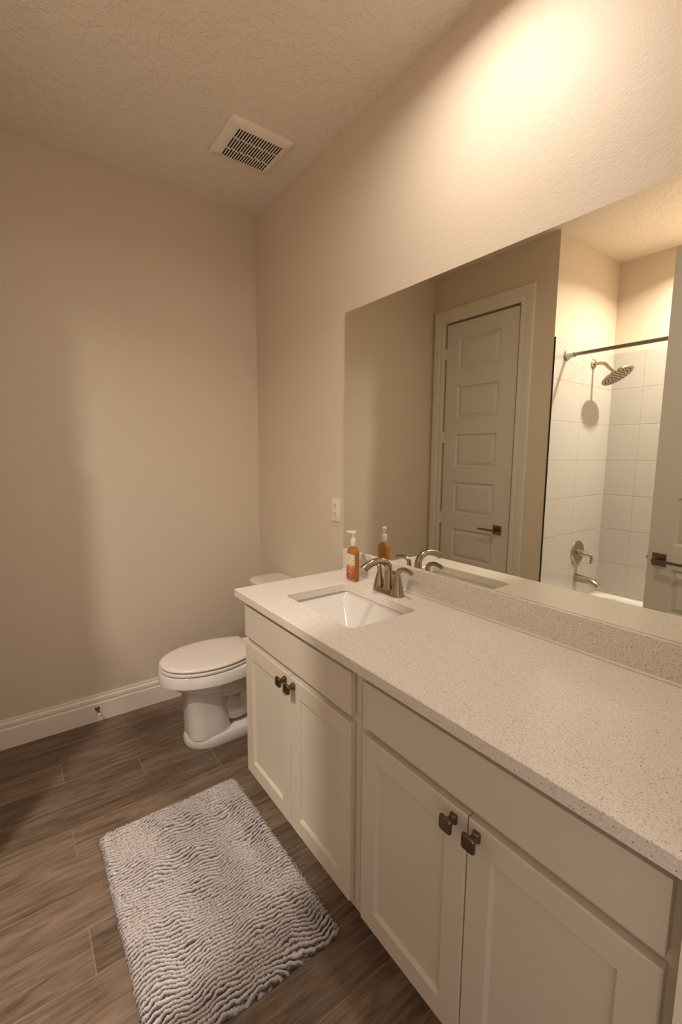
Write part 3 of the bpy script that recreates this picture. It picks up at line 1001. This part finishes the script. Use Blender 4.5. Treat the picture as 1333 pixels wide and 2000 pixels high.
# ------------------------------------------------------------------ toilet
TY = -0.482
tl = thing('toilet', 'white toilet with closed lid between the back wall and the vanity', 'toilet', (-0.40, TY, 0))
def egg(xf, xb, hw, hb, z, n=44, xm=None):
    """bowl outline: round towards -x (front, xf), narrower flat end at xb"""
    xm = xf + (xb - xf) * 0.54 if xm is None else xm
    half = []
    for k in range(n + 1):
        t = k / n
        if t < 0.62:
            a = (t / 0.62) * PI / 2
            half.append((xm - (xm - xf) * math.cos(a), hw * math.sin(a) ** 0.92))
        else:
            s = (t - 0.62) / 0.38
            half.append((xm + (xb - xm) * s, hb + (hw - hb) * math.cos(s * PI / 2)))
    return [Vector((x, TY + y, z)) for x, y in half] + [Vector((x, TY - y, z)) for x, y in reversed(half[1:])]
# pedestal + bowl
b = bm_new()
rings = [egg(-0.650, -0.10, 0.105, 0.095, 0.0005, xm=-0.50), egg(-0.656, -0.10, 0.110, 0.100, 0.012, xm=-0.50), egg(-0.656, -0.10, 0.110, 0.100, 0.040, xm=-0.50),
         egg(-0.650, -0.10, 0.103, 0.095, 0.052, xm=-0.50), egg(-0.640, -0.105, 0.092, 0.085, 0.057, xm=-0.50)]
loft(b, rings)
part('foot', b, M_PORC, tl, 32)
b = bm_new()
def col_ring(xf, xb, hw, z, p=3.0, n=40):
    """squarish pedestal section"""
    xc, hl = (xf + xb) / 2, (xb - xf) / 2
    pts = []
    for k in range(n):
        a = 2 * PI * k / n
        c, s = math.cos(a), math.sin(a)
        pts.append(Vector((xc + hl * math.copysign(abs(c) ** (2 / p), c), TY + hw * math.copysign(abs(s) ** (2 / p), s), z)))
    return pts
rings = [col_ring(-0.645, -0.435, 0.096, 0.050), col_ring(-0.645, -0.440, 0.095, 0.10), col_ring(-0.646, -0.450, 0.092, 0.20), col_ring(-0.653, -0.455, 0.094, 0.262),
         col_ring(-0.668, -0.43, 0.106, 0.288, 2.5), col_ring(-0.698, -0.37, 0.132, 0.310, 2.2), col_ring(-0.730, -0.30, 0.154, 0.338, 2.0)]
loft(b, rings)
part('pedestal', b, M_PORC, tl, 60)
b = bm_new()
rings = [egg(-0.728, -0.285, 0.152, 0.12, 0.334), egg(-0.750, -0.275, 0.167, 0.13, 0.3425), egg(-0.757, -0.270, 0.1725, 0.135, 0.347), egg(-0.757, -0.270, 0.1725, 0.135, 0.397), egg(-0.752, -0.275, 0.168, 0.13, 0.4015)]
loft(b, rings)
add_box(b, -0.300, -0.03, TY - 0.12, TY + 0.12, 0.325, 0.4025, 0.012, 3)
part('bowl_rim', b, M_PORC, tl, 50)
# trapway swept behind the pedestal
b = bm_new()
tp = catmull([(-0.47, TY, 0.19), (-0.41, TY, 0.135), (-0.345, TY, 0.150), (-0.30, TY, 0.235), (-0.255, TY, 0.285), (-0.205, TY, 0.235), (-0.19, TY, 0.13), (-0.19, TY, 0.03)], 6)
add_tube(b, tp, interp([0.072, 0.075, 0.070, 0.066, 0.066, 0.064, 0.064, 0.070], 6), 26)
add_tube(b, catmull([(-0.50, TY, 0.285), (-0.40, TY, 0.275), (-0.28, TY, 0.32)], 6), interp([0.09, 0.088, 0.08], 6), 26)
part('trapway', b, M_PORC, tl, 60)
for s in (1, -1):
    b = bm_new()
    add_lathe(b, [(0.013, 0.0), (0.013, 0.004), (0.010, 0.014), (0.004, 0.018)], (-0.33, TY + s * 0.082, 0.0555), (0, 0, 1), 20)
    part('bolt_cap', b, M_WPLAST, tl, 40)
# seat ring and lid
b = bm_new()
loft(b, [egg(-0.749, -0.32, 0.165, 0.110, 0.4058), egg(-0.754, -0.32, 0.170, 0.113, 0.4085), egg(-0.754, -0.32, 0.170, 0.113, 0.4165), egg(-0.749, -0.32, 0.165, 0.110, 0.4190)])
part('seat', b, M_SEAT, tl, 50)
b = bm_new()
rings = [egg(-0.746, -0.318, 0.162, 0.110, 0.4235), egg(-0.751, -0.315, 0.167, 0.113, 0.4265), egg(-0.751, -0.315, 0.167, 0.113, 0.4325), egg(-0.745, -0.318, 0.161, 0.108, 0.4375),
         egg(-0.725, -0.325, 0.146, 0.098, 0.4400), egg(-0.66, -0.36, 0.10, 0.07, 0.4415)]
loft(b, rings)
part('lid', b, M_SEAT, tl, 60)
for s in (1, -1):
    b = bm_new()
    add_box(b, -0.318, -0.275, TY + s * 0.070 - 0.018, TY + s * 0.070 + 0.018, 0.4030, 0.4330, 0.006, 3)
    part('lid_hinge', b, M_SEAT, tl, 40)
for s in (0.35, -0.35):
    pass
# tank
b = bm_new()
loft(b, [rrect(-0.105, TY, 0.080, 0.175, 0.035, 0.4030), rrect(-0.105, TY, 0.086, 0.190, 0.04, 0.43), rrect(-0.106, TY, 0.092, 0.203, 0.045, 0.66), rrect(-0.106, TY, 0.092, 0.203, 0.045, 0.684)])
part('tank', b, M_PORC, tl, 40)
b = bm_new()
loft(b, [rrect(-0.113, TY, 0.105, 0.208, 0.05, 0.6845), rrect(-0.113, TY, 0.110, 0.212, 0.06, 0.690), rrect(-0.113, TY, 0.110, 0.212, 0.06, 0.714), rrect(-0.113, TY, 0.103, 0.205, 0.055, 0.722), rrect(-0.113, TY, 0.08, 0.18, 0.04, 0.7245)])
part('tank_lid', b, M_PORC, tl, 40)
b = bm_new()
add_lathe(b, [(0.011, 0.0), (0.011, 0.008)], (-0.198, TY + 0.13, 0.645), (-1, 0, 0), 18)
add_box(b, -0.214, -0.205, TY + 0.055, TY + 0.14, 0.638, 0.652, 0.003)
k = part('flush_lever', b, M_NICKEL, tl, 40)

# ------------------------------------------------------------------ bath mat
def mat_rug():
    m, nt, b = new_mat('grey_shag_by_height')
    w = NT(nt)
    at = w.n('ShaderNodeAttribute')
    at.attribute_name = 'pile'
    nz = w.noise(w.pos(), 500, 3, 0.6)
    ff = w.math('ADD', at.outputs['Fac'], w.math('MULTIPLY', w.math('SUBTRACT', nz, 0.5), 0.3))
    c = w.ramp(ff, [(0.12, (0.05, 0.042, 0.043)), (0.44, (0.15, 0.128, 0.124)), (0.70, (0.56, 0.50, 0.47)), (1.0, (0.78, 0.71, 0.67))])  # dark grey low in the pile, pale grey on the ridge tops
    w.link(c, b.inputs['Base Color'])
    S(b, rough=0.95, spec=0.1, sheen=0.2)
    return m

MX0, MX1, MY0, MY1 = -1.080, -0.552, -1.630, -0.846
def pile_height(X, Y):
    """0..1 height of the ruffled pile"""
    n1 = mnoise.noise(Vector((X * 4.2, Y * 3.0, 3.1)))
    n2 = mnoise.noise(Vector((X * 13.0, Y * 9.0, 8.7)))
    n3 = mnoise.noise(Vector((X * 60.0, Y * 60.0, 1.3)))
    ph = (Y + X * 0.05) * 2 * PI / 0.0122 + n1 * 20.0 + n2 * 11.0 + n3 * 2.6
    s = 0.5 + 0.5 * math.sin(ph)
    calm = mnoise.noise(Vector((X * 6.5, Y * 7.5, 21.0))) + 0.5 * mnoise.noise(Vector((X * 16.0, Y * 16.0, 33.0)))
    calm += 0.35 * max(0.0, (Y + 1.15) / 0.3)                           # brushed flatter towards the toilet
    amp = min(0.95, max(0.25, 0.70 - calm * 0.95))
    fz = mnoise.noise(Vector((X * 170.0, Y * 210.0, 5.0))) * 0.55 + mnoise.noise(Vector((X * 380.0, Y * 380.0, 9.0))) * 0.6
    t = 0.72 + amp * (s ** 0.75 - 0.72) + fz * (0.24 + 0.34 * (1 - amp))
    return min(1.0, max(0.0, t)), amp

def build_mat():
    step = 0.0017
    nx, ny = int((MX1 - MX0) / step), int((MY1 - MY0) / step)
    cx_, cy_ = (MX0 + MX1) / 2, (MY0 + MY1) / 2
    hx_, hy_ = (MX1 - MX0) / 2, (MY1 - MY0) / 2
    verts, pile = [], []
    R = 0.030
    for j in range(ny + 1):
        for i in range(nx + 1):
            u = -1 + 2 * i / nx
            v = -1 + 2 * j / ny
            px, py = u * hx_, v * hy_
            qx, qy = abs(px) - (hx_ - R), abs(py) - (hy_ - R)
            if qx > 0 and qy > 0:
                s = max(qx, qy) / math.hypot(qx, qy)
                px = math.copysign(hx_ - R + qx * s, px); py = math.copysign(hy_ - R + qy * s, py)
            ed = min(hx_ - abs(u * hx_), hy_ - abs(v * hy_))
            X, Y = cx_ + px, cy_ + py
            t, amp = pile_height(X, Y)
            z = 0.008 + 0.0160 * t
            e = min(1.0, ed / 0.015)
            z = 0.002 + (z - 0.002) * math.sqrt(max(0.0, 1 - (1 - e) ** 2))
            k = max(0.0, 1 - ed / 0.03)
            wob = 0.005 * mnoise.noise(Vector((X * 70, Y * 70, 2))) + 0.007 * mnoise.noise(Vector((X * 7, Y * 7, 40)))
            verts.append((X + wob * k * (1 if abs(u) > abs(v) else 0.3), Y + wob * k * (1 if abs(v) > abs(u) else 0.3), z))
            pile.append(t if e > 0.9 else t * (0.72 + 0.28 * e))
    faces = []
    for j in range(ny):
        for i in range(nx):
            a = j * (nx + 1) + i
            faces.append((a, a + 1, a + nx + 2, a + nx + 1))
    # short yarn ends standing on the ridges and round the edge
    rnd = random.Random(5)
    def tuft(X, Y, z, L, ax, ay, w_, f0, f1):
        n = len(verts)
        th = rnd.uniform(0, PI)
        cx, cy = math.cos(th) * w_, math.sin(th) * w_
        verts.append((X - cx, Y - cy, z)); verts.append((X + cx, Y + cy, z))
        verts.append((X + ax * L + cx * 0.7, Y + ay * L + cy * 0.7, z + L * 0.55)); verts.append((X + ax * L - cx * 0.7, Y + ay * L - cy * 0.7, z + L * 0.55))
        faces.append((n, n + 1, n + 2, n + 3))
        pile.extend([f0, f0, f1, f1])
    for _ in range(30000):
        X, Y = rnd.uniform(MX0 + 0.012, MX1 - 0.012), rnd.uniform(MY0 + 0.012, MY1 - 0.012)
        t, amp = pile_height(X, Y)
        if t < 0.5 and rnd.random() < 0.75 * amp:
            continue
        a = rnd.uniform(0, 2 * PI)
        lean = rnd.uniform(0.2, 0.9)
        tuft(X, Y, 0.006 + 0.015 * t, rnd.uniform(0.003, 0.0075), math.cos(a) * lean, math.sin(a) * lean, rnd.uniform(0.0004, 0.0009), t * 0.75, min(1.0, t + rnd.uniform(0.0, 0.3)))
    for _ in range(9000):
        side = rnd.random() * 2 * (hx_ + hy_)
        if side < 2 * hx_:
            X, Y = MX0 + side, (MY0 if rnd.random() < 0.5 else MY1)
            nx_, ny_ = 0, (-1 if Y < cy_ else 1)
        else:
            X, Y = (MX0 if rnd.random() < 0.5 else MX1), MY0 + rnd.random() * 2 * hy_
            nx_, ny_ = (-1 if X < cx_ else 1), 0
        d = rnd.uniform(0.004, 0.016)
        X -= nx_ * d; Y -= ny_ * d
        ex, ey = hx_ - abs(X - cx_), hy_ - abs(Y - cy_)
        if ex < 0.022 and ey < 0.022 and math.hypot(0.022 - ex, 0.022 - ey) > 0.018:
            continue
        a = rnd.uniform(-1.0, 1.0)
        dx, dy = nx_ * math.cos(a) - ny_ * math.sin(a), ny_ * math.cos(a) + nx_ * math.sin(a)
        lo = rnd.uniform(0.002, 0.014)
        tuft(X, Y, lo, rnd.uniform(0.004, 0.009), dx * 0.8, dy * 0.8, rnd.uniform(0.0006, 0.0012), 0.55, rnd.uniform(0.7, 1.0))
    me = bpy.data.meshes.new('bath_mat')
    me.from_pydata([(x - cx_, y - cy_, z) for x, y, z in verts], [], faces)
    at = me.attributes.new('pile', 'FLOAT', 'POINT')
    at.data.foreach_set('value', pile)
    me.polygons.foreach_set('use_smooth', [True] * len(me.polygons))
    me.materials.append(mat_rug())
    me.update()
    o = bpy.data.objects.new('bath_mat', me)
    COL.objects.link(o)
    o.location = (cx_, cy_, 0)
    tag(o, 'shaggy pale grey rippled bath mat on the plank floor', 'bath mat')
    return o
build_mat()
